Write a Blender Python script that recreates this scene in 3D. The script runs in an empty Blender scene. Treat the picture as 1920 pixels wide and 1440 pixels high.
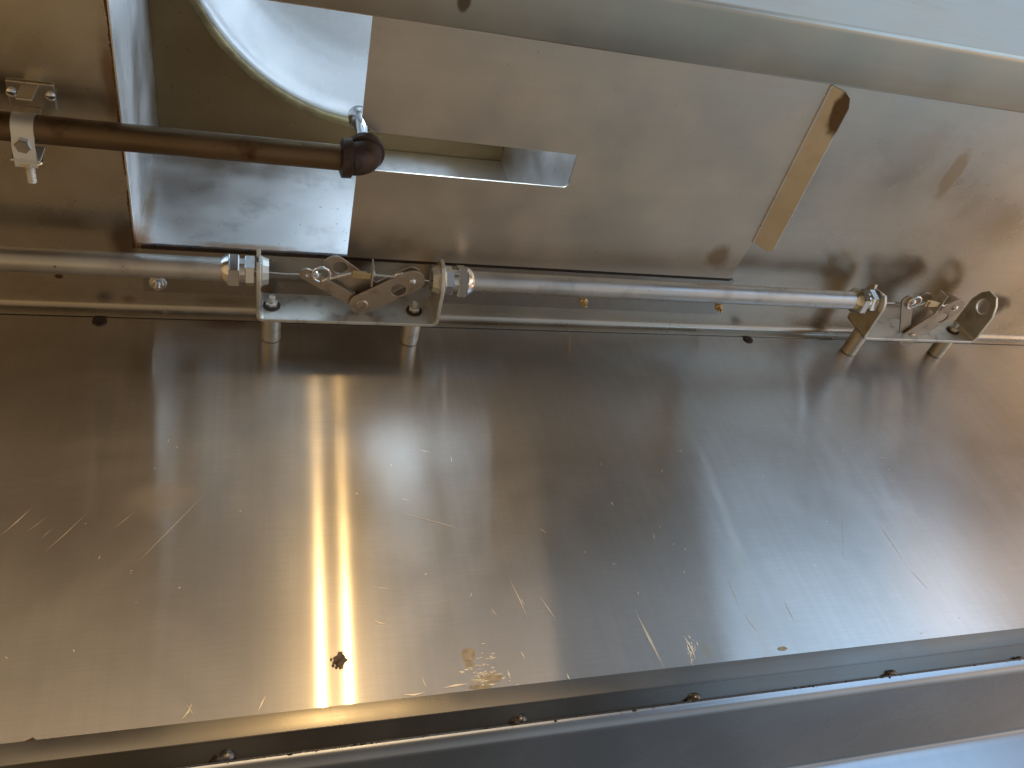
import bpy, bmesh, math, random
from mathutils import Vector, Matrix, noise
from math import pi, sin, cos, radians
random.seed(7)
S = bpy.context.scene
COL = S.collection

# ------------------------------------------------------------------ camera
F = 1494.0
RX = Vector((.9518, .0082, .3065)); RY = Vector((-.2198, .7151, .6636)); RZ = Vector((-.2137, -.6990, .6825))
CAM = Vector((0, -.4686, -.5669))
cd = bpy.data.cameras.new('camera'); cam = bpy.data.objects.new('camera', cd); COL.objects.link(cam)
cd.sensor_width = 36; cd.lens = 36 * F / 1920; cd.clip_start = .01; cd.clip_end = 50
m3 = Matrix(((RX[0], -RX[1], -RX[2]), (RY[0], -RY[1], -RY[2]), (RZ[0], -RZ[1], -RZ[2])))
cam.matrix_world = Matrix.Translation(CAM) @ m3.to_4x4()
S.camera = cam
S.render.resolution_x = 1024; S.render.resolution_y = 768
S.render.engine = 'CYCLES'
S.cycles.max_bounces = 10; S.cycles.glossy_bounces = 6
S.view_settings.view_transform = 'Standard'; S.view_settings.look = 'None'
S.view_settings.exposure = 0; S.view_settings.gamma = 1

# ------------------------------------------------------------------ surroundings: dim kitchen, cool window side on the right
W = bpy.data.worlds.new('World'); S.world = W; W.use_nodes = True
wn = W.node_tree.nodes; wl = W.node_tree.links; wn.clear()
wo = wn.new('ShaderNodeOutputWorld'); wb = wn.new('ShaderNodeBackground'); wl.new(wb.outputs[0], wo.inputs[0])
tcw = wn.new('ShaderNodeTexCoord')
def lobe(direction, power, col):
    d = Vector(direction).normalized()
    a = wn.new('ShaderNodeVectorMath'); a.operation = 'DOT_PRODUCT'; wl.new(tcw.outputs['Generated'], a.inputs[0]); a.inputs[1].default_value = d
    b = wn.new('ShaderNodeMath'); b.operation = 'MAXIMUM'; wl.new(a.outputs['Value'], b.inputs[0]); b.inputs[1].default_value = 0
    c = wn.new('ShaderNodeMath'); c.operation = 'POWER'; wl.new(b.outputs[0], c.inputs[0]); c.inputs[1].default_value = power
    e = wn.new('ShaderNodeVectorMath'); e.operation = 'SCALE'; e.inputs[0].default_value = col; wl.new(c.outputs[0], e.inputs['Scale'])
    return e.outputs[0]
acc = None
for L in [((0, 0, -1), .01, (.030, .022, .014)),
          ((-.6, .2, -1), 2.4, (.36, .235, .098)),      # warm cooking line below
          ((-.2, -1, .05), 2.5, (.105, .078, .050)),      # tan kitchen in front
          ((-1, -.35, -.25), 3, (.34, .225, .12)),      # warm side of the kitchen
          ((.75, .2, -.65), 5, (.26, .41, .56)),        # daylit floor
          ((.68, -.45, -.72), 7, (.22, .29, .36)),         # daylit floor on the right
          ((.75, -.45, .75), 5, (.66, .86, 1.12)),        # window wall to the upper right
          ((.90, -.25, -.50), 20, (1.1, .64, .27))]:       # warm lamp at the far right
    o = lobe(*L)
    if acc is None: acc = o
    else:
        s = wn.new('ShaderNodeVectorMath'); s.operation = 'ADD'; wl.new(acc, s.inputs[0]); wl.new(o, s.inputs[1]); acc = s.outputs[0]
wl.new(acc, wb.inputs['Color']); wb.inputs['Strength'].default_value = 1.0

def area(name, loc, target, sx, sy, power, col):
    l = bpy.data.lights.new(name, 'AREA'); l.shape = 'RECTANGLE'; l.size = sx; l.size_y = sy; l.energy = power; l.color = col
    o = bpy.data.objects.new(name, l); COL.objects.link(o); o.location = loc
    o.rotation_euler = (Vector(target) - Vector(loc)).to_track_quat('-Z', 'Y').to_euler(); return o
l = bpy.data.lights.new('duct_fill', 'POINT'); l.energy = 1.0; l.shadow_soft_size = .055; l.color = (.62, .80, 1)  # added cool fill lamp inside the closed duct, unseen behind the header
o = bpy.data.objects.new('duct_fill', l); COL.objects.link(o); o.location = (.195, -.285, .214)
area('room_lamp', (-.1, -2.4, .10), (0, 0, -.3), 2.4, .5, 8.5, (1, .77, .51))
area('window_light', (2.12, -1.98, -.5), (.4, 0, -.3), .95, 2.2, 14, (.40, .65, 1))
area('side_lamp', (2.0, -1.05, .32), (.6, 0, -.25), .6, .6, .9, (1, .64, .34))
area('corner_lamp', (2.75, -.72, -.45), (1.0, 0, -.25), .45, .9, 6.5, (1, .62, .28))
for x in (.0985, .1386):
    l = bpy.data.lights.new('hood_lamp', 'POINT'); l.energy = 2.2; l.shadow_soft_size = .0045; l.color = (1, .68, .30)
    o = bpy.data.objects.new('hood_lamp', l); COL.objects.link(o); o.location = (x, -.75, -.085)

def ray(u, v):
    d = Vector(((u - 960) / F, (v - 720) / F, 1)); return Vector((RX.dot(d), RY.dot(d), RZ.dot(d)))
def at(u, v, ax, val):
    d = ray(u, v); i = 'XYZ'.index(ax); return CAM + d * ((val - CAM[i]) / d[i])

# ------------------------------------------------------------------ materials
class NT:
    def __init__(s, name):
        s.m = bpy.data.materials.new(name); s.m.use_nodes = True
        s.t = s.m.node_tree; s.n = s.t.nodes; s.l = s.t.links
        s.p = s.n['Principled BSDF']
        s.tc = s.n.new('ShaderNodeTexCoord').outputs['Object']
    def link(s, a, b): s.l.new(a, b)
    def mapping(s, scale, rot=(0, 0, 0), loc=(0, 0, 0)):
        a = s.n.new('ShaderNodeMapping'); a.inputs['Scale'].default_value = scale; a.inputs['Rotation'].default_value = rot
        a.inputs['Location'].default_value = loc; s.link(s.tc, a.inputs[0]); return a.outputs[0]
    def noise(s, vec, scale, detail=3, rough=.55, dist=0):
        a = s.n.new('ShaderNodeTexNoise'); a.inputs['Scale'].default_value = scale; a.inputs['Detail'].default_value = detail
        a.inputs['Roughness'].default_value = rough; a.inputs['Distortion'].default_value = dist
        if vec is not None: s.link(vec, a.inputs['Vector'])
        return a.outputs['Fac']
    def ramp(s, v, lo, hi, a=0., b=1.):
        r = s.n.new('ShaderNodeMapRange'); r.interpolation_type = 'SMOOTHSTEP'
        s.link(v, r.inputs['Value']); r.inputs['From Min'].default_value = lo; r.inputs['From Max'].default_value = hi
        r.inputs['To Min'].default_value = a; r.inputs['To Max'].default_value = b; return r.outputs[0]
    def math(s, op, a, b=None):
        r = s.n.new('ShaderNodeMath'); r.operation = op
        for i, x in enumerate((a, b)):
            if x is None: continue
            if isinstance(x, (int, float)): r.inputs[i].default_value = x
            else: s.link(x, r.inputs[i])
        return r.outputs[0]
    def mix(s, f, a, b):
        r = s.n.new('ShaderNodeMix'); r.data_type = 'RGBA'
        if isinstance(f, (int, float)): r.inputs['Factor'].default_value = f
        else: s.link(f, r.inputs['Factor'])
        for k, x in (('A', a), ('B', b)):
            q = [i for i in r.inputs if i.name == k and i.type == 'RGBA'][0]
            if isinstance(x, tuple): q.default_value = (*x, 1)
            else: s.link(x, q)
        return [o for o in r.outputs if o.type == 'RGBA'][0]
    def bump(s, h, strength, dist=.001):
        b = s.n.new('ShaderNodeBump'); b.inputs['Strength'].default_value = strength; b.inputs['Distance'].default_value = dist
        s.link(h, b.inputs['Height']); s.link(b.outputs[0], s.p.inputs['Normal'])
    def blob(s, c, r, soft=.6, wob=.35, seed=0.):
        """soft irregular spot round the point c, radii r, in the object's own metres"""
        a = s.n.new('ShaderNodeVectorMath'); a.operation = 'SUBTRACT'; s.link(s.tc, a.inputs[0]); a.inputs[1].default_value = c
        b = s.n.new('ShaderNodeVectorMath'); b.operation = 'DIVIDE'; s.link(a.outputs[0], b.inputs[0]); b.inputs[1].default_value = r
        l = s.n.new('ShaderNodeVectorMath'); l.operation = 'LENGTH'; s.link(b.outputs[0], l.inputs[0])
        nz = s.noise(s.mapping((1, 1, 1), loc=(seed, seed, 0)), 70, 4)
        d = s.math('ADD', l.outputs['Value'], s.math('MULTIPLY', s.math('SUBTRACT', nz, .5), wob * 2))
        return s.ramp(d, 1 - soft, 1., 1., 0.)

def steel(name, col=(.62, .59, .54), rough=.3, aniso=0., grain=0., grain_scale=(6, 600, 600), smudge=.12, stain=None, stain_amt=0., bump=0., stain_scale=9, spots=(), speck=0.):
    k = NT(name); p = k.p
    p.inputs['Metallic'].default_value = 1
    sm = k.noise(k.mapping((1, 1, 1)), 11, 4, .55)
    sm2 = k.noise(k.mapping((1, 1, 1), loc=(3, 1, 2)), 55, 4, .6)
    g = k.noise(k.mapping(grain_scale), 1, 3, .65)
    r = k.math('ADD', rough - smudge * .5, k.math('MULTIPLY', k.ramp(sm, .3, .7), smudge))
    r = k.math('ADD', r, k.math('MULTIPLY', k.math('SUBTRACT', sm2, .5), smudge * .6))
    r = k.math('ADD', r, k.math('MULTIPLY', k.math('SUBTRACT', g, .5), grain))
    c = k.mix(k.ramp(sm, .35, .7), tuple(x * .92 for x in col), tuple(min(1, x * 1.06) for x in col))
    c = k.mix(k.math('MULTIPLY', k.ramp(g, .3, .7), min(.6, grain * 2.5)), c, tuple(x * .72 for x in col))
    if stain:
        st = k.noise(k.mapping((1, 1, 1), loc=(7, 2, 5)), stain_scale, 4, .58)
        c = k.mix(k.math('MULTIPLY', k.ramp(st, .5, .72), stain_amt), c, stain)
    if speck:
        vo = k.noise(k.mapping((1, 1, 1), loc=(1, 9, 4)), 260, 2)
        c = k.mix(k.math('MULTIPLY', k.ramp(vo, .70, .76), speck), c, (.09, .06, .035))
    for i, (ctr, rad, sc, amt, soft) in enumerate(spots):
        b = k.math('MULTIPLY', k.blob(ctr, rad, soft, seed=i * 1.7), amt)
        c = k.mix(b, c, sc)
        r = k.math('ADD', r, k.math('MULTIPLY', b, .22))
    k.link(c, p.inputs['Base Color']); k.link(r, p.inputs['Roughness'])
    if aniso:
        p.inputs['Anisotropic'].default_value = aniso
        t = k.n.new('ShaderNodeTangent'); t.direction_type = 'UV_MAP'; t.uv_map = 'UVMap'; k.link(t.outputs[0], p.inputs['Tangent'])
    if bump:
        h = k.math('ADD', k.math('MULTIPLY', g, .25), sm2)
        k.bump(h, bump, .0008)
    return k.m

def brushed(name, col, narrow, wide, spots=()):
    k = NT(name); g = k.noise(k.mapping((30, 800, 800)), 1, 3, .65); g2 = k.noise(k.mapping((160, 160, 2.5)), 1, 3, .6)
    sm = k.noise(k.mapping((1, 1, 1)), 9, 5, .6, .6); sm2 = k.noise(k.mapping((1, 1, 1), loc=(4, 2, 1)), 40, 5, .65, .3)
    c = k.mix(k.ramp(sm, .3, .72), tuple(x * .90 for x in col), tuple(x * 1.06 for x in col))
    c = k.mix(k.math('MULTIPLY', k.ramp(g, .35, .65), .16), c, tuple(x * .62 for x in col))
    c = k.mix(k.math('MULTIPLY', k.ramp(g2, .35, .65), .14), c, tuple(x * .66 for x in col))
    rr = k.math('ADD', k.math('MULTIPLY', k.ramp(sm, .3, .7), .03), k.math('MULTIPLY', k.math('SUBTRACT', sm2, .5), .03))
    sp = None
    for i, (ctr, rad, sc, amt, soft) in enumerate(spots):
        b = k.math('MULTIPLY', k.blob(ctr, rad, soft, seed=i * 1.7), amt); c = k.mix(b, c, sc); rr = k.math('ADD', rr, k.math('MULTIPLY', b, .18))
    t = k.n.new('ShaderNodeTangent'); t.direction_type = 'UV_MAP'; t.uv_map = 'UVMap'
    out = None
    for (a, b), fac in ((narrow, None), (wide, .38)):
        s = k.n.new('ShaderNodeBsdfAnisotropic'); s.distribution = 'GGX'; rough = (a * b) ** .25
        s.inputs['Anisotropy'].default_value = 1 - math.sqrt(a / b); s.inputs['Rotation'].default_value = .25
        k.link(k.math('ADD', rr, rough - .015), s.inputs['Roughness']); k.link(c, s.inputs['Color']); k.link(t.outputs[0], s.inputs['Tangent'])
        if out is None: out = s.outputs[0]
        else:
            m = k.n.new('ShaderNodeMixShader'); m.inputs[0].default_value = fac; k.link(out, m.inputs[1]); k.link(s.outputs[0], m.inputs[2]); out = m.outputs[0]
    k.link(out, k.n['Material Output'].inputs['Surface']); return k.m

def dull(name, col, rough=.6, metallic=0., col2=None, scale=60, bump=.4):
    k = NT(name); p = k.p; p.inputs['Metallic'].default_value = metallic
    n = k.noise(k.mapping((1, 1, 1)), scale, 5, .65)
    k.link(k.mix(k.ramp(n, .35, .68), col, col2 or tuple(x * .6 for x in col)), p.inputs['Base Color'])
    k.link(k.ramp(n, .3, .7, rough - .1, rough + .12), p.inputs['Roughness'])
    if bump: k.bump(n, bump, .001)
    return k.m

BR = (.16, .085, .03)
M = {}
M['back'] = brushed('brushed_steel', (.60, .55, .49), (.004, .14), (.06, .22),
                  spots=[((.1302, 0, -.3405), (.0045, .05, .0045), (.66, .50, .28), .8, .6),
                         ((.1385, 0, -.3523), (.011, .05, .0045), (.80, .68, .48), .7, .5),
                         ((.2990, 0, -.3480), (.004, .05, .008), (.72, .60, .42), .6, .7),
                         ((-.06, 0, -.20), (.03, .05, .02), (.46, .38, .30), .5, .9),
                         ((-.02, 0, -.014), (.04, .05, .012), (.22, .10, .03), .7, .9)] + [((q.x, 0, q.z), (.0060, .05, .034), (.66, .54, .40), .24, .98) for q in (at(u, v, 'Y', 0) for u, v in ((1292, 800), (1322, 865), (1347, 930), (1371, 1000), (1394, 1070), (1414, 1140), (1431, 1205)))])  # the spot chain paints a diagonal reflected streak into the wall colour
M['ceil'] = steel('mill_steel_ceiling', (.60, .55, .47), .30, grain=.05, grain_scale=(8, 160, 160), smudge=.15, stain=(.42, .32, .20), stain_amt=.45, speck=.5,
                  spots=[((-.098, -.07, 0), (.016, .035, .05), BR, .8, .8),
                         ((-.095, -.20, 0), (.008, .05, .05), (.24, .13, .05), .8, .8),
                         ((-.149, -.032, 0), (.004, .003, .05), BR, 1, .5),
                         ((-.10, -.012, 0), (.008, .006, .05), (.3, .17, .08), .6, .8),
                         ((.80, -.05, 0), (.03, .02, .05), (.07, .05, .03), .8, .5),
                         ((.63, -.20, 0), (.011, .03, .05), (.33, .22, .12), .55, .4)])
M['plate'] = steel('dull_steel_plate', (.70, .615, .50), .42, grain=.05, grain_scale=(10, 120, 120), smudge=.13, stain=(.66, .58, .47), stain_amt=.5, stain_scale=16, bump=.015, speck=.3,
                   spots=[((.42, -.093, 0), (.018, .018, .05), (.26, .18, .10), .7, .7),
                          ((.12, -.085, 0), (.02, .012, .05), (.32, .25, .18), .6, .9)])
M['track'] = steel('strip_steel', (.47, .43, .38), .24, smudge=.1, grain=.05, stain=(.36, .25, .14), stain_amt=.4)
M['flange'] = steel('warm_steel_flange', (.74, .75, .76), .44, smudge=.15, stain=(.50, .39, .25), stain_amt=.6, stain_scale=22, spots=[((.45, -.25, -.013), (.03, .024, .008), (.17, .10, .035), .85, .3)], speck=.6)
M['header'] = steel('header_steel', (.49, .44, .35), .34, grain=.05, grain_scale=(8, 220, 220), smudge=.10, stain=(.36, .27, .17), stain_amt=.3,
                    spots=[((.116, -.312, -.08), (.005, .008, .05), (.08, .05, .02), .8, .4)])
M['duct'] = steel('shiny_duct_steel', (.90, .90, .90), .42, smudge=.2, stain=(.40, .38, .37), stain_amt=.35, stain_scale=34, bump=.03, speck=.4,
                  spots=[((0, .132, -.0012), (.35, .03, .0042), (.05, .035, .025), .9, .4), ((-.168, .132, .0), (.016, .03, .030), (.40, .19, .06), .75, .9), ((-.09, .132, .004), (.06, .03, .007), (.42, .22, .08), .75, .9), ((-.165, .132, .06), (.007, .03, .07), (.40, .26, .12), .7, .9)])  # first spot paints the shadow line along the bottom of the rear wall
M['ducttop'] = steel('greasy_duct_top', (.26, .18, .09), .45, smudge=.1, stain=(.20, .13, .06), stain_amt=.6, speck=.7)
M['paint'] = dull('white_paint', (.78, .80, .82), .22, 0, (.70, .74, .78), 14, .05)
M['rim'] = dull('yellowed_rim', (.34, .27, .12), .5, .2, (.20, .14, .06), 40, .2)
M['trough'] = steel('trough_steel', (.165, .15, .13), .30, grain=.08, grain_scale=(6, 200, 200), smudge=.1, stain=(.20, .14, .08), stain_amt=.4)
M['lower'] = steel('lower_panel_steel', (.42, .425, .43), .27, grain=.03, grain_scale=(150, 8, 8), smudge=.03)
M['zinc'] = steel('zinc_plated', (.74, .74, .69), .48, smudge=.2, stain=(.30, .27, .20), stain_amt=.5, stain_scale=60, bump=.05)
M['emt'] = steel('galvanised_tube', (.66, .64, .60), .44, smudge=.15, grain=.1, grain_scale=(12, 300, 300), stain=(.34, .32, .28), stain_amt=.4, stain_scale=40, speck=.9, bump=.04)
M['chrome'] = steel('bright_zinc', (.78, .80, .82), .16, smudge=.12)
M['link'] = steel('linkage_steel', (.52, .45, .37), .42, smudge=.15, stain=(.25, .18, .11), stain_amt=.5, stain_scale=70)
M['brass'] = steel('brass', (.76, .62, .38), .28, smudge=.1)
M['pipe'] = steel('browned_pipe', (.20, .135, .075), .48, smudge=.2, stain=(.07, .03, .012), stain_amt=.8, stain_scale=35, bump=.08, grain=.1, grain_scale=(20, 200, 200))
M['iron'] = dull('dark_cast_iron', (.050, .033, .026), .48, .5, (.085, .05, .035), 200, .5)
M['black'] = dull('black_grease_and_shade', (.012, .009, .007), .35, 0, (.05, .024, .01), 150, .8)
M['brown'] = dull('brown_grease', (.24, .14, .055), .3, 0, (.05, .026, .01), 200, .8)
M['residue'] = dull('dried_residue', (.46, .37, .25), .5, .6, (.34, .27, .18), 300, .2)
M['scratch'] = steel('bare_scratch', (.86, .76, .60), .50, smudge=.05)

# ------------------------------------------------------------------ mesh helpers
def obj(name, bm, mat, parent=None, loc=(0, 0, 0), smooth=False, bevel=0., uvzx=False, mats=None):
    bmesh.ops.recalc_face_normals(bm, faces=bm.faces[:])
    me = bpy.data.meshes.new(name)
    if uvzx:
        uv = bm.loops.layers.uv.new('UVMap')
        for f in bm.faces:
            for l in f.loops: l[uv].uv = (l.vert.co.z, l.vert.co.x)
    bm.to_mesh(me); bm.free()
    me.materials.append(M[mat])
    for x in (mats or ()): me.materials.append(M[x])
    o = bpy.data.objects.new(name, me); COL.objects.link(o); o.location = loc
    if smooth:
        me.polygons.foreach_set('use_smooth', [True] * len(me.polygons)); me.set_sharp_from_angle(angle=radians(38))
    if bevel:
        b = o.modifiers.new('bevel', 'BEVEL'); b.width = bevel; b.segments = 2; b.limit_method = 'ANGLE'; b.angle_limit = radians(40)
    if parent: o.parent = parent
    return o
def thing(name, label, cat, loc, group=None):
    o = bpy.data.objects.new(name, None); COL.objects.link(o); o.location = loc; o.empty_display_size = .02
    return tag(o, label, cat, group)
def tag(o, label, cat, group=None):
    o['label'] = label; o['category'] = cat
    if group: o['group'] = group
    return o
def struct(o, label, cat):
    o['kind'] = 'structure'; return tag(o, label, cat)

def box(bm, lo, hi):
    lo, hi = Vector(lo), Vector(hi)
    r = bmesh.ops.create_cube(bm, size=1)
    for v in r['verts']:
        v.co = Vector([lo[i] + (v.co[i] + .5) * (hi[i] - lo[i]) for i in range(3)])
def frame(d):
    d = Vector(d).normalized(); a = Vector((0, 0, 1)) if abs(d.z) < .9 else Vector((1, 0, 0))
    u = d.cross(a).normalized(); return d, u, d.cross(u).normalized()
def lathe(bm, prof, p0, d, seg=32, caps=True, closed=False, phase=0.):
    """prof: (distance along d, radius)"""
    d, u, w = frame(d); p0 = Vector(p0); rings = []
    for s, r in prof:
        rings.append([bm.verts.new(p0 + d * s + (u * cos(2 * pi * i / seg + phase) + w * sin(2 * pi * i / seg + phase)) * r) for i in range(seg)])
    n = len(rings)
    for a in range(n if closed else n - 1):
        A, B = rings[a], rings[(a + 1) % n]
        for i in range(seg): bm.faces.new((A[i], A[(i + 1) % seg], B[(i + 1) % seg], B[i]))
    if caps and not closed:
        bm.faces.new(rings[0]); bm.faces.new(rings[-1])
def cyl(bm, p0, p1, r, seg=24, ch=0.):
    p0, p1 = Vector(p0), Vector(p1); L = (p1 - p0).length
    prof = [(0, r - ch), (ch, r), (L - ch, r), (L, r - ch)] if ch else [(0, r), (L, r)]
    lathe(bm, prof, p0, p1 - p0, seg)
def hexa(bm, p0, p1, af, ch=.0006, phase=.3): 
    r = af / math.sqrt(3); p0, p1 = Vector(p0), Vector(p1); L = (p1 - p0).length
    lathe(bm, [(0, r * .93), (ch, r), (L - ch, r), (L, r * .93)], p0, p1 - p0, 6, phase=phase)
def tube(bm, pts, r, seg=10, caps=True):
    pts = [Vector(p) for p in pts]; rings = []; u = None
    for i, p in enumerate(pts):
        d = (pts[min(i + 1, len(pts) - 1)] - pts[max(i - 1, 0)]).normalized()
        if u is None: _, u, _ = frame(d)
        u = (u - d * u.dot(d)).normalized(); w = d.cross(u)
        rr = r[i] if isinstance(r, (list, tuple)) else r
        rings.append([bm.verts.new(p + (u * cos(2 * pi * k / seg) + w * sin(2 * pi * k / seg)) * rr) for k in range(seg)])
    for A, B in zip(rings, rings[1:]):
        for k in range(seg): bm.faces.new((A[k], A[(k + 1) % seg], B[(k + 1) % seg], B[k]))
    if caps: bm.faces.new(rings[0]); bm.faces.new(rings[-1])
def plate2d(bm, outer, holes, th, fn):
    """flat plate with holes; fn(x, y, t) -> point, t in 0..th"""
    tmp = bmesh.new(); loops = []
    for pts in [outer] + list(holes):
        vs = [tmp.verts.new((x, y, 0)) for x, y in pts]
        loops.append(list(pts))
        for i in range(len(vs)): tmp.edges.new((vs[i], vs[(i + 1) % len(vs)]))
    bmesh.ops.triangle_fill(tmp, edges=tmp.edges[:], use_beauty=True)
    tmp.verts.index_update()
    for t in (0, th):
        vv = [bm.verts.new(fn(v.co.x, v.co.y, t)) for v in tmp.verts]
        for f in tmp.faces: bm.faces.new([vv[v.index] for v in f.verts])
    tmp.free()
    for pts in loops:
        n = len(pts); A = [bm.verts.new(fn(x, y, 0)) for x, y in pts]; B = [bm.verts.new(fn(x, y, th)) for x, y in pts]
        for i in range(n): bm.faces.new((A[i], A[(i + 1) % n], B[(i + 1) % n], B[i]))
    bmesh.ops.remove_doubles(bm, verts=bm.verts[:], dist=1e-6)
def circ(cx, cy, r, n=24, a0=0., a1=2 * pi):
    full = abs(a1 - a0 - 2 * pi) < 1e-6
    return [(cx + r * cos(a0 + (a1 - a0) * i / (n if full else n - 1)), cy + r * sin(a0 + (a1 - a0) * i / (n if full else n - 1))) for i in range(n)]
def sheet(bm, prof, x0, x1, th=.0015, nx=1):
    """folded sheet: (y, z) profile swept along x and thickened"""
    n = len(prof); off = []
    for i in range(n):
        a = Vector(prof[max(i - 1, 0)]); b = Vector(prof[min(i + 1, n - 1)]); d = (b - a).normalized()
        off.append((prof[i][0] - d.y * th, prof[i][1] + d.x * th))
    loop = list(prof) + off[::-1]; m = len(loop)
    rows = [[bm.verts.new((x0 + (x1 - x0) * k / nx, y, z)) for y, z in loop] for k in range(nx + 1)]
    for A, B in zip(rows, rows[1:]):
        for i in range(m): bm.faces.new((A[i], A[(i + 1) % m], B[(i + 1) % m], B[i]))
    for R in (rows[0], rows[-1]):
        for i in range(n - 1): bm.faces.new((R[i], R[i + 1], R[m - 2 - i], R[m - 1 - i]))
def arc2(cy, cz, r, a0, a1, n=8):
    return [(cy + r * cos(radians(a0 + (a1 - a0) * i / (n - 1))), cz + r * sin(radians(a0 + (a1 - a0) * i / (n - 1)))) for i in range(n)]
def lump(bm, c, r, seed=0, sub=2, amp=.35):
    q = bmesh.ops.create_icosphere(bm, subdivisions=sub, radius=1)
    for v in q['verts']:
        k = 1 + amp * noise.noise(v.co * 1.7 + Vector((seed * 3.1, seed, 0)))
        v.co = Vector(c) + Vector((v.co.x * r[0], v.co.y * r[1], v.co.z * r[2])) * k

# ------------------------------------------------------------------ shell of the hood
XA, XB = -1.1, 2.4
# back wall, 1.5 mm sheet; fine scratches lie in the same mesh
bm = bmesh.new()
box(bm, (XA, 0, -.366), (XB, .0015, .02))
nf = len(bm.faces)
def scratch(u0, v0, u1, v1, w=.0004):
    a, b = at(u0, v0, 'Y', -.0002), at(u1, v1, 'Y', -.0002); d = (b - a); n = Vector((-d.z, 0, d.x)).normalized() * w * .5
    m = (a + b) * .5 + n * random.uniform(-2, 2)
    vs = [bm.verts.new(p) for p in (a, m - n, b, m + n)]
    f = bm.faces.new(vs); f.material_index = 1
for s in [(0, 1005, 62, 950, .0009), (48, 998, 92, 966), (76, 1010, 100, 990), (80, 1038, 165, 960, .0006), (212, 992, 255, 958), (252, 1060, 385, 925, .0005),
          (340, 1350, 360, 1318, .0010), (484, 1333, 498, 1304, .0008), (700, 1162, 724, 1170, .0007), (750, 960, 860, 990, .0005), (750, 934, 770, 938),
          (786, 843, 808, 848), (845, 855, 848, 868), (955, 1085, 990, 1160, .0006), (975, 1120, 985, 1135), (1188, 1138, 1248, 1258, .0009), (1200, 1160, 1240, 1240, .0006),
          (1010, 990, 1025, 1000), (1145, 940, 1150, 948, .0008), (920, 1140, 932, 1155), (1280, 1190, 1305, 1238, .0016), (1286, 1200, 1300, 1236, .001), (1640, 970, 1700, 1060, .0005), (1700, 1060, 1745, 1110, .0004),
          (1365, 1080, 1383, 1130, .0006), (1395, 1148, 1420, 1185, .0006), (1470, 1125, 1490, 1165, .0006), (1578, 960, 1582, 1045, .0004), (790, 1265, 800, 1290), (975, 1220, 985, 1236, .0008), (950, 1255, 957, 1274, .001),
          (1063, 1262, 1069, 1276, .001), (350, 1320, 362, 1340), (755, 1302, 798, 1298, .001), (880, 1120, 885, 1110), (700, 1100, 730, 1104), (830, 1290, 880, 1282, .0012), (1010, 1115, 1045, 1165, .0005), (1225, 1000, 1228, 1012)]:
    scratch(*s)
for i in range(40):
    u, v = random.uniform(-40, 1900), random.uniform(820, 1290); L = random.uniform(3, 9); a = random.choice((1.1, -.7, .1)) + random.gauss(0, .3)
    scratch(u, v, u + L * cos(a), v + L * sin(a), random.uniform(.0003, .0008))
for i in range(60):
    u, v = random.gauss(905, 22), random.gauss(1262, 20); L = random.uniform(4, 16)
    if v < 1292: scratch(u, v, u + L, v - L * random.uniform(.02, .2), random.uniform(.0003, .0010))
for i in range(26):
    u, v = random.gauss(1296, 5), random.gauss(1218, 13); scratch(u, v, u + 3, v + random.uniform(5, 12), random.uniform(.0004, .0010))
for cu, cv, ru, rv in ((878, 1227, 13, 12), (922, 1270, 20, 9), (900, 1288, 22, 4), (1467, 1216, 9, 4)):
    bm.faces.new([bm.verts.new(at(cu + ru * cos(a) * (1 + .4 * noise.noise(Vector((a * 3, cu, 0)))), cv + rv * sin(a) * (1 + .4 * noise.noise(Vector((a * 3, cv, 1)))), 'Y', -.00015)) for a in [2 * pi * i / 28 for i in range(28)]]).material_index = 2
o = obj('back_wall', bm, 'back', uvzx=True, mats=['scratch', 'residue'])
struct(o, 'brushed stainless steel back wall with fine scratches', 'wall')

# ceiling with the rectangular duct opening and a rolled corner down onto the wall
DX0, DX1, DY0, DY1 = -.0895, .2500, -.330, -.0675
bm = bmesh.new()
T = .0015
for lo, hi in [((XA, -.333, 0), (DX0 - .0016, -.009, T)), ((DX1 + .0016, -.333, 0), (XB, -.009, T)),
               ((DX0 - .0016, DY1 + .0016, 0), (DX1 + .0016, -.009, T))]:
    box(bm, lo, hi)
sheet(bm, [(-.009, 0)] + arc2(-.009, -.0075, .0075, 90, 0, 10) + [(-.0015, -.0105)], XA, XB, .0008)
o = obj('ceiling', bm, 'ceil', smooth=True); struct(o, 'stained stainless steel ceiling of the hood, with a duct opening', 'ceiling')

# duct: collar box, top plate, rolled inlet ring, white cone
duct = thing('exhaust_duct', 'open steel duct collar with white painted round inlet, behind the brown pipe', 'duct', (.08, -.2, 0))
L = Vector((-.08, .2, 0)); H = .19; t = .0015
def dbox(bm, lo, hi): box(bm, Vector(lo) + L, Vector(hi) + L)
bm = bmesh.new(); dbox(bm, (DX0 - t, DY0, -.0035), (DX0, DY1 + t, H)); obj('side_wall', bm, 'duct', duct, bevel=.0004)
bm = bmesh.new(); dbox(bm, (DX1, DY0, 0.001), (DX1 + t, DY1 + t, H)); obj('side_wall', bm, 'duct', duct)
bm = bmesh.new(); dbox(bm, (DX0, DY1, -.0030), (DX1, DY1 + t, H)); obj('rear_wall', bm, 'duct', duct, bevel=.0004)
bm = bmesh.new(); dbox(bm, (DX0, DY0 - t, 0), (DX1, DY0, H)); obj('front_wall', bm, 'duct', duct)
bm = bmesh.new()
for i in range(150):
    y = -.31 + .245 * i / 149 + random.uniform(-.001, .001)
    k = max(0, noise.noise(Vector((y * 45, 2, 0))) + .25)
    if k > .05: lump(bm, Vector((DX0 - .0024, y, -.0006)) + L, (.0006 + .0016 * k, .0014, .0005 + .0008 * k), i, 1, .6)
obj('weld_crust', bm, 'brown', duct, smooth=True)
CX, CY, CR = .1080, -.2760, .1830
bm = bmesh.new()
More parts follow.
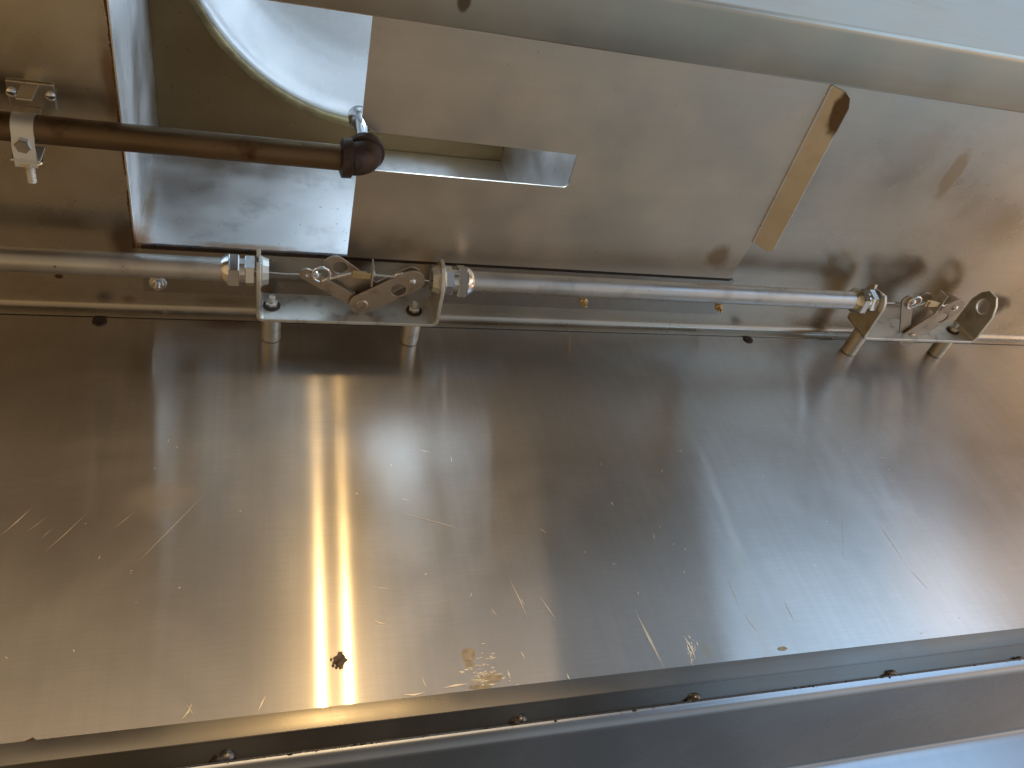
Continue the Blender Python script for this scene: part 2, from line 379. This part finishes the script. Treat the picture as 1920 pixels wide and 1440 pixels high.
x0, x1, y0, y1 = DX0 - t, DX1 + t, DY0 - .13, DY1 + t
CXc, CYc = CX, CY
ring = circ(CX, CY, CR - .002, 64)
outer = [(x0 - .02, y0), (x1 + .05, y0), (x1 + .05, y1), (x0 - .02, y1)]
plate2d(bm, outer, [ring], t, lambda x, y, k: Vector((x, y, H + .0005 + k)) + L)
obj('top_plate', bm, 'ducttop', duct)
bm = bmesh.new()
lathe(bm, [(a, b) for a, b in [(CR_ + 0, 0) for CR_ in ()]] or [(-.004 + .004 * sin(q), CR - .001 + .004 * cos(q)) for q in [2 * pi * i / 12 for i in range(12)]], Vector((CX, CY, H)) + L, (0, 0, 1), 96, closed=True)
obj('inlet_rim', bm, 'rim', duct, smooth=True)
bm = bmesh.new()
pr = [(.000, CR - .0025), (.003, CR - .006), (.008, CR - .008), (.016, CR - .014), (.030, CR - .026), (.040, CR - .035), (.0455, CR - .042), (.0485, CR - .050), (.0495, CR - .058), (.0500, CR - .066), (.0505, CR - .09), (.0505, .02)]
lathe(bm, pr, Vector((CX, CY, H)) + L, (0, 0, 1), 96, caps=False)
o = obj('inlet_cone', bm, 'paint', duct, smooth=True)
o.modifiers.new('solid', 'SOLIDIFY').thickness = .001

# header beam across the front
bm = bmesh.new()
prof = [(-.2945, .0)] + [(-.2945, -.0785)] + arc2(-.2960, -.0785, .0015, 0, -90, 4) + arc2(-.3300, -.0755, .0045, -90, -180, 8) + [(-.3345, .32)]
sheet(bm, prof[::-1], XA, XB, .0012)
tag(obj('header_beam', bm, 'header', smooth=True), 'long folded steel beam crossing the top of the view', 'beam')

# sliding damper plate with slot and turned-down flange
dp = thing('damper_plate', 'flat dull steel sliding plate with a slot, half covering the duct opening', 'plate', (.26, -.19, -.0045))
L2 = Vector((-.26, .19, 0))
def rr(x0, y0, x1, y1, r, n=5):
    o = []
    for cx, cy, a in ((x1 - r, y1 - r, 0), (x0 + r, y1 - r, 90), (x0 + r, y0 + r, 180), (x1 - r, y0 + r, 270)):
        o += [(cx + r * cos(radians(a + 90 * i / (n - 1))), cy + r * sin(radians(a + 90 * i / (n - 1)))) for i in range(n)]
    return o
outer = [(.0725, -.0692), (.0735, -.1523), (.2445, -.1523), (.2470, -.1533), (.2487, -.1560), (.2487, -.1828), (.0815, -.1842), (.0765, -.1895), (.0733, -.1950), (.0738, -.330), (.4485, -.330), (.4485, -.1116), (.4440, -.0692)]
bm = bmesh.new(); plate2d(bm, outer, [], .0012, lambda x, y, k: Vector((x, y, k)) + L2)
obj('sheet', bm, 'plate', dp)
bm = bmesh.new()
fl = [(-.1135, .0010), (-.1105, -.0110), (-.1140, -.0145), (-.2560, -.0145), (-.2630, -.0125), (-.2670, -.0080), (-.2680, .0010)]
plate2d(bm, fl, [], .0012, lambda y, z, k: Vector((.4487 + k - z * 1.0, y, z)) + L2)
tube(bm, [Vector((.4489, -.1128 - .155 * i / 8, -.0002)) + L2 for i in range(9)], .0013, 10)
o = obj('flange', bm, 'flange', dp, bevel=.0003); o['label'] = 'warm stained edge turned down at the right'
# material spots are in world metres: shift by giving the sheet its own origin at the world origin
for c in dp.children:
    for v in c.data.vertices: v.co = v.co - L2
    c.location = L2

# guide track screwed to the ceiling
bm = bmesh.new(); box(bm, (-.0880, -.0655, -.0022), (.452, -.0218, -.0004))
tag(obj('guide_track', bm, 'track', bevel=.0004), 'flat steel strip along the bottom edge of the slotted plate', 'strip')

bm = bmesh.new(); n = 300; rows = []  # added black strip standing in for the shadow gap under the plate's edge
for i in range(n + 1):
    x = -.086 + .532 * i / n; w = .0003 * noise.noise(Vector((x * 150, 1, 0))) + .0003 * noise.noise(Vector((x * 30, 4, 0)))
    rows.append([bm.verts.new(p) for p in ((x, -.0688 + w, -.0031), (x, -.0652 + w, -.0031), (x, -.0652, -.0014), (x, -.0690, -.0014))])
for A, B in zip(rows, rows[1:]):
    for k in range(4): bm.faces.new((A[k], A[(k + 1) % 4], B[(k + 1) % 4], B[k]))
tag(obj('gap_shadow_strip', bm, 'black'), 'thin black strip painting the shadow gap along the upper edge of the flat guide strip', 'grease')

def screw(x, y, label, mat='chrome', s=1.):
    o = thing('screw', label, 'screw', (x, y, -.0022), 'screws along the guide strip')
    bm = bmesh.new(); lathe(bm, [(0, .0045 * s), (.0006, .0047 * s), (.0012, .0040 * s)], (0, 0, 0), (0, 0, -1), 20); obj('washer', bm, mat, o, smooth=True)
    bm = bmesh.new(); hexa(bm, (0, 0, -.0012), (0, 0, -.0042), .0058 * s); obj('nut', bm, mat, o)
    bm = bmesh.new(); cyl(bm, (0, 0, -.0042), (0, 0, -.0078), .0017 * s, 12, .0004); obj('shank', bm, mat, o, smooth=True)
    return o
screw(-.0765, -.0315, 'bright screw just below the left conduit, near the lower left duct corner', 'chrome', 1.45)
screw(.3005, -.0305, 'brassy screw below the middle of the right conduit', 'brass', .9)
screw(.4499, -.0310, 'brassy screw near the right end of the strip, close to the right bracket', 'brass', .9)

def plug(x, z, label):
    bm = bmesh.new(); lathe(bm, [(0, .0056), (.0008, .0054), (.0012, .0042), (.0014, .0022), (.0008, .0015)], (0, 0, 0), (0, -1, 0), 24)
    tag(obj('hole_plug', bm, 'black', loc=(x, -.0002, z), smooth=True), label, 'plug', 'plugs along the top of the back wall')
plug(-.1215, -.0155, 'dark round plug at the top of the brushed wall, left of the left bracket')
plug(.4930, -.0150, 'dark round plug at the top of the brushed wall, left of the right bracket')

# lower ledge and panels
bm = bmesh.new()
sheet(bm, ([(-.0030, -.3600), (-.0125, -.3640)] + arc2(-.0115, -.3745, .0012, 180, 240, 4) + [(-.0085, -.3850), (.004, -.3850)])[::-1], XA, XB, .001)
tag(obj('ledge_rail', bm, 'trough', smooth=True), 'narrow two-faced steel ledge along the bottom of the brushed wall', 'rail')
bm = bmesh.new()
sheet(bm, ([(.004, -.3886), (-.0163, -.3886)] + arc2(-.0105, -.3892, .0060, 180, 270, 12) + [(.1120, -.3952), (.1150, -.3965), (.1165, -.3985), (.1175, -.4015), (.1185, -.4050), (.1185, -.95)])[::-1], XA, XB, .001)
tag(obj('lower_panel', bm, 'lower', smooth=True), 'dark folded steel panel below the seam at the bottom edge', 'panel')

# greasy seam between ledge and panel
bm = bmesh.new(); n = 420; rows = []
for i in range(n + 1):
    x = -.35 + 1.35 * i / n
    h1 = .0006 * noise.noise(Vector((x * 240, 0, 0))) + .0007 * max(0, noise.noise(Vector((x * 60, 5, 0))))
    h2 = .0003 + .0013 * noise.noise(Vector((x * 210, 9, 0))) + .0016 * max(0, noise.noise(Vector((x * 50, 3, 0))) - .1)
    rows.append([bm.verts.new(p) for p in ((x, -.0015, -.3846 + h1), (x, -.0105, -.3855 + h1), (x, -.0150, -.3868), (x, -.0170, -.3888 - h2), (x, -.0015, -.3888))])
for A, B in zip(rows, rows[1:]):
    for k in range(5): bm.faces.new((A[k], A[(k + 1) % 5], B[(k + 1) % 5], B[k]))
for i in range(150):
    x = random.uniform(-.3, .72); r = random.uniform(.0005, .0013)
    lump(bm, (x, -.0166 + random.uniform(-.0004, .0006), -.3886 + random.uniform(-.0012, .0006)), (r * random.uniform(1, 2.4), r, r * .8), i, 1, .6)
tag(obj('grease_seam', bm, 'black', smooth=True), 'ragged black line of grease along the seam under the ledge', 'grease')

def bolt(u, v, label, r=.0036):
    p = at(u, v, 'Y', -.0125)
    o = thing('seam_bolt', label, 'bolt', (p.x, -.0105, p.z), 'greasy bolts in the seam')
    bm = bmesh.new(); lathe(bm, [(0, r), (.0015, r), (.0030, r * .8), (.0038, r * .4), (.0040, .0002)], (0, 0, 0), (0, -1, 0), 20); obj('head', bm, 'trough', o, smooth=True)
    bm = bmesh.new(); lump(bm, (-r * .9, -.0012, -r * .4), (r * 1.1, r * .7, r * .8), u); obj('grease', bm, 'black', o, smooth=True)
bolt(425, 1418, 'largest bright bolt head in the seam, below left of the lamp streaks', .0044)
bolt(978, 1349, 'greasy bolt head in the seam at the middle of the bottom edge')
bolt(1306, 1308, 'bolt head with a light crust in the seam, right of the middle')
bolt(1675, 1264, 'brown bolt head in the seam below the right side of the wall')
bolt(1915, 1238, 'bolt head in the seam at the right border of the photo')
def drip(u, v, r, label, mat='brown'):
    p = at(u, v, 'Y', -.004); bm = bmesh.new()
    lump(bm, (0, 0, 0), (r, r * .7, r * .8), u, 2, .5)
    for k in range(4):
        a = random.uniform(0, 6.28); lump(bm, (r * 1.3 * cos(a), .001, r * .6 * sin(a)), (r * .4, r * .3, r * .3), u + k, 1)
    tag(obj('grease_drop', bm, mat, loc=p, smooth=True), label, 'grease', 'grease drops on the ledge')
drip(58, 1393, .0028, 'brown drop of grease on the ledge at the far left')
drip(100, 1393, .0013, 'tiny brown grease crumb just right of the far left drop')
drip(1435, 1238, .0027, 'brown drop of grease on the ledge below the blue sheen of the wall')
drip(1126, 1271, .0014, 'tiny dark grease crumb on the ledge right of the middle')
bm = bmesh.new(); lump(bm, (0, 0, 0), (.0042, .0010, .0036), 4, 3, .6)
for k in range(7):
    a = random.uniform(0, 6.28); lump(bm, (.0052 * cos(a), 0, .0048 * sin(a)), (.0010, .0006, .0013), k, 1)
tag(obj('grease_drop', bm, 'brown', loc=at(637, 1238, 'Y', -.0003), smooth=True), 'brown splat of grease on the wall between the two bright streaks', 'grease')

# ------------------------------------------------------------------ brown pipe with elbow and nozzle
PZ, PY = -.030, -.1745
pp = thing('nozzle_pipe', 'brown stained pipe ending in a dark elbow under the duct opening', 'pipe', (.0765, PY, PZ))
bm = bmesh.new(); cyl(bm, (-.95, 0, 0), (-.012, 0, 0), .0092, 28); obj('pipe', bm, 'pipe', pp, smooth=True)
bm = bmesh.new()
ctrl = []
R0 = .0105; dz = Vector((.015, .06, 1)).normalized()
for i in range(13):
    a = pi / 2 * i / 12
    ctrl.append(Vector((-.0105, 0, 0)) + Vector((1, 0, 0)) * (R0 * sin(a)) + dz * (R0 * (1 - cos(a))))
tube(bm, ctrl, .0120, 28)
lathe(bm, [(-.0015, .0105), (0, .0142), (.0065, .0142), (.0080, .0120)], (-.018, 0, 0), (1, 0, 0), 32)
lathe(bm, [(0, .0120), (.001, .0142), (.0065, .0142), (.008, .0110)], ctrl[-1] - dz * .0005, dz, 32)
obj('elbow', bm, 'iron', pp, smooth=True)
bm = bmesh.new()
lathe(bm, [(0, .0095), (.003, .0088), (.007, .0066), (.013, .0050), (.030, .0044), (.040, .0050), (.047, .0070), (.052, .0086), (.062, .0088), (.065, .0070)], ctrl[-1] + dz * .0065, dz, 28)
obj('nozzle', bm, 'chrome', pp, smooth=True)

# pipe clamp at the left
cl = thing('pipe_clamp', 'zinc pipe clamp with hanging bolt holding the brown pipe at the left', 'clamp', (-.1435, PY, 0))
bm = bmesh.new()
pts = [(cos(radians(a)) * .0098, sin(radians(a)) * .0098) for a in range(-70, 251, 16)]
w = .0065
loopo = [(x * 1.0, y) for x, y in pts]
def bandsheet(bm, prof, hw, th):
    n = len(prof); off = []
    for i in range(n):
        a = Vector(prof[max(i - 1, 0)]); b = Vector(prof[min(i + 1, n - 1)]); d = (b - a).normalized(); off.append((prof[i][0] + d.y * th, prof[i][1] - d.x * th))
    lp = list(prof) + off[::-1]; m = len(lp)
    A = [bm.verts.new((-hw, y, z)) for y, z in lp]; B = [bm.verts.new((hw, y, z)) for y, z in lp]
    for i in range(m): bm.faces.new((A[i], A[(i + 1) % m], B[(i + 1) % m], B[i]))
    for R in (A, B):
        for i in range(n - 1): bm.faces.new((R[i], R[i + 1], R[m - 2 - i], R[m - 1 - i]))
band = [(.020, PZ - .0146), (.0060, PZ - .0136)] + [(-.0099 * sin(radians(a)) * 1.0, PZ - .0099 * cos(radians(a))) for a in range(0, 181, 15)] + [(.004, PZ + .0120), (.012, PZ + .013)]
bandsheet(bm, band, w, .0018); obj('band', bm, 'zinc', cl, smooth=True)
bm = bmesh.new(); box(bm, (-.0140, -.018, -.0022), (.0140, .000, -.0003)); box(bm, (-.0050, -.0165, PZ + .008), (.0050, -.0145, -.0022)); box(bm, (-.0050, -.0010, PZ + .0105), (.0050, .0010, -.0022))
obj('base', bm, 'ceil', cl, bevel=.0006)
for s in (-1, 1):
    bm = bmesh.new(); lathe(bm, [(0, .0033), (.0015, .0031), (.0022, .002)], (s * .0115, -.010, -.0022), (0, 0, -1), 14); obj('rivet', bm, 'chrome', cl, smooth=True)
d = Vector((0, 1, -.12)).normalized(); c0 = Vector((0, .004, PZ - .0050))
bm = bmesh.new(); hexa(bm, c0 + d * .004, c0 + d * .009, .0085); obj('nut', bm, 'chrome', cl)
bm = bmesh.new(); hexa(bm, (0, .0055, PZ - .0100), (0, .0055, PZ - .0150), .0085); obj('nut', bm, 'chrome', cl)
bm = bmesh.new(); box(bm, (-.0085, .0145, PZ - .0150), (.0085, .0160, PZ + .0045)); obj('lug', bm, 'zinc', cl, bevel=.0004)
bm = bmesh.new(); lathe(bm, [(0, .0085), (.0012, .0085)], c0 + d * .0150, d, 24); obj('washer', bm, 'brass', cl)
bm = bmesh.new(); tube(bm, [c0 + d * (.001 + .0006 * i) for i in range(50)], [.0028 + (.00022 if i % 2 else 0) for i in range(50)], 14); obj('bolt', bm, 'zinc', cl, smooth=True)

# ------------------------------------------------------------------ conduits
KY, KZ = -.0690, -.030
def conduit(x0, x1, conns, label, loc):
    o = thing('conduit', label, 'conduit', (loc, KY, KZ), 'conduits of the cable run')
    bm = bmesh.new(); cyl(bm, (x0 - loc, 0, 0), (x1 - loc, 0, 0), .0092, 32); obj('tube', bm, 'emt', o, smooth=True)
    for xs, s in conns:     # xs: face of the bracket leg; s: direction in which the tube runs
        q = lambda k: Vector((xs - loc + s * k, 0, 0)); D = Vector((s, 0, 0))
        c = thing('tmp', '', '', (0, 0, 0)); bpy.data.objects.remove(c)
        bm = bmesh.new(); hexa(bm, q(.001), q(.0085), .0215, .0008)
        lathe(bm, [(.0085, .0098), (.0125, .0098)], q(0), D, 28)
        body = obj('connector_body', bm, 'chrome', o, smooth=True)
        bm = bmesh.new(); hexa(bm, q(.0125), q(.0205), .0245, .001, .1)
        lathe(bm, [(.0205, .0128), (.023, .0118), (.0255, .0102), (.0262, .0093)], q(0), D, 32)
        obj('compression_nut', bm, 'chrome', o, smooth=True)
        bm = bmesh.new(); lathe(bm, [(-.0020, .0080), (-.0020, .0125), (-.0045, .0125), (-.0050, .0115), (-.0095, .0100), (-.0095, .0080)], q(0), D, 12, closed=True)
        obj('locknut', bm, 'zinc', o)
    return o
conduit(-1.0, -.012, [(-.0002, -1)], 'grey metal conduit entering from the left border of the photo', -.012)
conduit(.162, .588, [(.1504, 1), (.5998, -1)], 'grey metal conduit running between the two brackets', .162)

# ------------------------------------------------------------------ detector brackets
def bracket():
    o = thing('detector_bracket', 'zinc U bracket on two standoffs below the duct opening, with conduit on both sides', 'bracket', (.075, 0, KZ), 'U brackets of the cable run')
    BYo, hw, th = -.0310, .0172, .0032
    bm = bmesh.new()
    # base plate with the two bends
    def sweep(prof, z0, z1):
        n = len(prof); off = []
        for i in range(n):
            a = Vector(prof[max(i - 1, 0)]); b = Vector(prof[min(i + 1, n - 1)]); dd = (b - a).normalized(); off.append((prof[i][0] - dd.y * th, prof[i][1] + dd.x * th))
        lp = list(prof) + off[::-1]; m = len(lp)
        A = [bm.verts.new((x, y, z0)) for x, y in lp]; B = [bm.verts.new((x, y, z1)) for x, y in lp]
        for i in range(m): bm.faces.new((A[i], A[(i + 1) % m], B[(i + 1) % m], B[i]))
        for R in (A, B):
            for i in range(n - 1): bm.faces.new((R[i], R[i + 1], R[m - 2 - i], R[m - 1 - i]))
    rb = .006
    prof = [(-.0750, BYo - .0075)] + [(-.0750 + rb - rb * cos(radians(a)), BYo - rb + rb * sin(radians(a))) for a in range(0, 91, 15)] + \
           [(.0750 - rb + rb * sin(radians(a)), BYo - rb + rb * cos(radians(a))) for a in range(0, 91, 15)] + [(.0750, BYo - .0075)]
    sweep([(x, y) for x, y in prof][::-1], -hw, hw)
    # legs in the plane x = const; local y from the bend to the round tip
    yc = KY
    for s in (-1, 1):
        out = [(BYo - .0072, -hw), (BYo - .0072, hw), (yc, hw)]
        tip = [(yc - hw * sin(radians(a)), hw * cos(radians(a))) for a in range(10, 171, 10)]
        if s < 0 or True:
            # open slot at the tip
            k = [p for p in tip if p[1] > .0062]; q = [p for p in tip if p[1] < -.0062]
            slot = [(yc - .0104 * cos(radians(a)), .0104 * sin(radians(a))) for a in range(36, -325, -12) if True]
            slot = [(yc - .0104 * cos(radians(a)), .0104 * sin(radians(a))) for a in range(36, 325, 12)]
            out = out + k + slot + q + [(yc, -hw)]
        hl = []
        if s > 0:
            out = [(BYo - .0072, -hw), (BYo - .0072, hw), (yc + .002, hw), (yc - .010, .0125), (yc - hw, .006), (yc - hw, -.006), (yc - .010, -.0125), (yc + .002, -hw)]
            hl = [circ(yc, 0, .0086, 24)]
        plate2d(bm, out, hl, th, lambda y, z, kk, s=s: Vector((s * (.0750 - kk), y, z)))
    obj('channel', bm, 'zinc', o, smooth=True, bevel=.0005)
    for x in (-.0627, .0560):
        bm = bmesh.new(); cyl(bm, (x, -.0003, 0), (x, BYo + .0001, 0), .0080, 28, .0005); obj('standoff', bm, 'zinc', o, smooth=True)
        b = thing('x', '', '', (0, 0, 0)); bpy.data.objects.remove(b)
        bm = bmesh.new(); lathe(bm, [(0, .0070), (.0010, .0070), (.0012, .0055)], (x, BYo - .0032, 0), (0, -1, 0), 24); w_ = obj('washer', bm, 'black', o, smooth=True)
        bm = bmesh.new(); hexa(bm, (x, BYo - .0044, 0), (x, BYo - .0080, 0), .0088); cyl(bm, (x, BYo - .0080, 0), (x, BYo - .0135, 0), .0026, 12, .0005); obj('bolt', bm, 'zinc', o)
    return o
b1 = bracket()
b2 = b1.copy(); COL.objects.link(b2); b2.location = (.675, 0, KZ)
b2['label'] = 'zinc U bracket at the right with its outer leg empty, far end of the conduit'
for ch in list(b1.children):
    c = ch.copy(); COL.objects.link(c); c.parent = b2

# ------------------------------------------------------------------ scissor linkages with fusible link
def strap(L, w, holes, th, ang, base, flip=1):
    """flat arm from the pivot outwards, in a plane of constant z"""
    r = w / 2
    out = circ(0, 0, r, 12, pi / 2, 3 * pi / 2) + circ(L, 0, r, 12, -pi / 2, pi / 2)
    hl = [circ(x, y, hr, 16) for x, y, hr in holes]
    ca, sa = cos(ang), sin(ang); base = Vector(base)
    bm = bmesh.new()
    plate2d(bm, out, hl, th, lambda x, y, k: base + Vector((x * ca - y * sa, x * sa + y * ca, k)))
    return bm
def hook(pts, r=.0011):
    bm = bmesh.new(); tube(bm, pts, r, 10); return bm
def linkage(loc, a1, a2, label, tilt=0.):
    o = thing('fusible_linkage', label, 'linkage', loc, 'scissor linkages of the cable run')
    o.rotation_euler = (tilt, 0, 0)
    W_ = .0195; LL = .0440; av = a1 + .24
    obj('arm', strap(LL * .80, W_ * .9, [(LL * .80 - .004, .0010, .0056)], .0016, a1 + .05, (-sin(a1) * .0105, cos(a1) * .0105, .0030)), 'link', o, bevel=.0004)
    obj('arm', strap(LL + .003, W_ * .52, [(LL + .002, 0, .0014)], .0016, a1 - .04, (-.003, .001, -.0015)), 'link', o, bevel=.0004)
    obj('arm', strap(LL, W_, [(LL - .013, .0020, .0058), (LL + .001, 0, .0016)], .0016, a2, (0, 0, -.0044)), 'link', o, bevel=.0004)
    obj('arm', strap(LL, W_ * .8, [], .0016, a2, (0, 0, .0032)), 'link', o, bevel=.0004)
    bm = bmesh.new(); lathe(bm, [(0, .0046), (.0010, .0050), (.0018, .0042), (.0018, .0026), (.0008, .0022), (.0008, .0001)], (0, 0, -.0040), (0, 0, -1), 20)
    cyl(bm, (0, 0, -.0040), (0, 0, .0080), .0020, 12); obj('pivot', bm, 'link', o, smooth=True)
    e1 = Vector((cos(a1) * LL, sin(a1) * LL, 0)); e2 = Vector((cos(a2) * LL, sin(a2) * LL, 0))
    for e, z in ((e1, -.0018), (e2, -.0042)):
        bm = bmesh.new(); lathe(bm, [(0, .0028), (.0012, .0027), (.0020, .0016), (.0022, .0001)], e + Vector((0, 0, z)), (0, 0, -1), 16); obj('rivet', bm, 'chrome', o, smooth=True)
    n1 = Vector((-sin(a1), cos(a1), 0)) * -1; n2 = Vector((-sin(a2), cos(a2), 0))
    h1 = e1 * .86 + n1 * .0035; h2 = e2 * .80
    mid = (h1 + h2) * .5 + Vector((-.002, -.0085, 0))
    # wire hooks through the arm holes up to the link
    c = h1 + Vector((.001, -.0070, -.002)); pts = [c + Vector((.0064 * cos(radians(a)), .0064 * sin(radians(a)), -.001 * sin(radians(a * .5)))) for a in range(100, 451, 18)] + [mid + Vector((-.006, 0, -.002))]
    obj('hook', hook(pts), 'chrome', o, smooth=True)
    c = h2 + Vector((-.001, -.0060, -.003)); pts = [mid + Vector((.0085, 0, -.002))] + [c + Vector((.0060 * cos(radians(a)), .0050 * sin(radians(a)), 0)) for a in range(200, 400, 18)] + [h2 + Vector((.004, -.001, -.003)), h2 + Vector((.0005, .0015, 0))]
    obj('hook', hook(pts), 'chrome', o, smooth=True)
    bm = bmesh.new(); box(bm, mid + Vector((-.0055, -.0030, -.0036)), mid + Vector((.0050, .0030, -.0020))); box(bm, mid + Vector((-.0030, -.0026, -.0046)), mid + Vector((.0085, .0026, -.0037)))
    obj('fusible_link', bm, 'brass', o, bevel=.0004)
    bm = bmesh.new(); box(bm, mid + Vector((.0090, -.0100, -.0060)), mid + Vector((.0100, .0090, .0040)))
    lathe(bm, [(0, .0024), (.0014, .0022)], mid + Vector((.0100, -.001, -.002)), (1, 0, 0), 12)
    obj('tab', bm, 'zinc', o, bevel=.0002)
    return o
linkage((.0844, -.0444, KZ - .002), math.atan2(-.0275, -.0396), math.atan2(-.0240, .0355), 'open V of steel arms with hooks and link inside the left bracket')
linkage((.6690, -.0300, KZ - .004), math.atan2(-.0480, -.0270), math.atan2(-.0400, .0280), 'V of tan steel arms with hooks inside the right bracket')
lk = [o for o in COL.objects if o.name.startswith('fusible_linkage')][-1]
lk.scale = (1.18, 1.18, 1.18)
lk2 = [o for o in COL.objects if o.name.startswith('fusible_linkage')][0]; lk2.scale = (1.08, 1.08, 1.08)
def cable(x0, x1, x2, x3, label, y=None):
    o = thing('cable', label, 'cable', (x0, KY, KZ), 'cable lengths')
    for a, b, e in ((x0, x1, 0), (x2, x3, 0)):
        bm = bmesh.new(); tube(bm, [Vector((a - x0, 0, 0)), Vector(((a + b) / 2 - x0, .0008, -.0005)), Vector((b - x0, 0, 0))], .0007, 8); obj('strand', bm, 'chrome', o, smooth=True)
cable(-.01, .050, .118, .16, 'thin steel cable from the conduits to the arms in the left bracket')
cable(.59, .642, .699, .722, 'thin steel cable from the conduit to the arms in the right bracket')
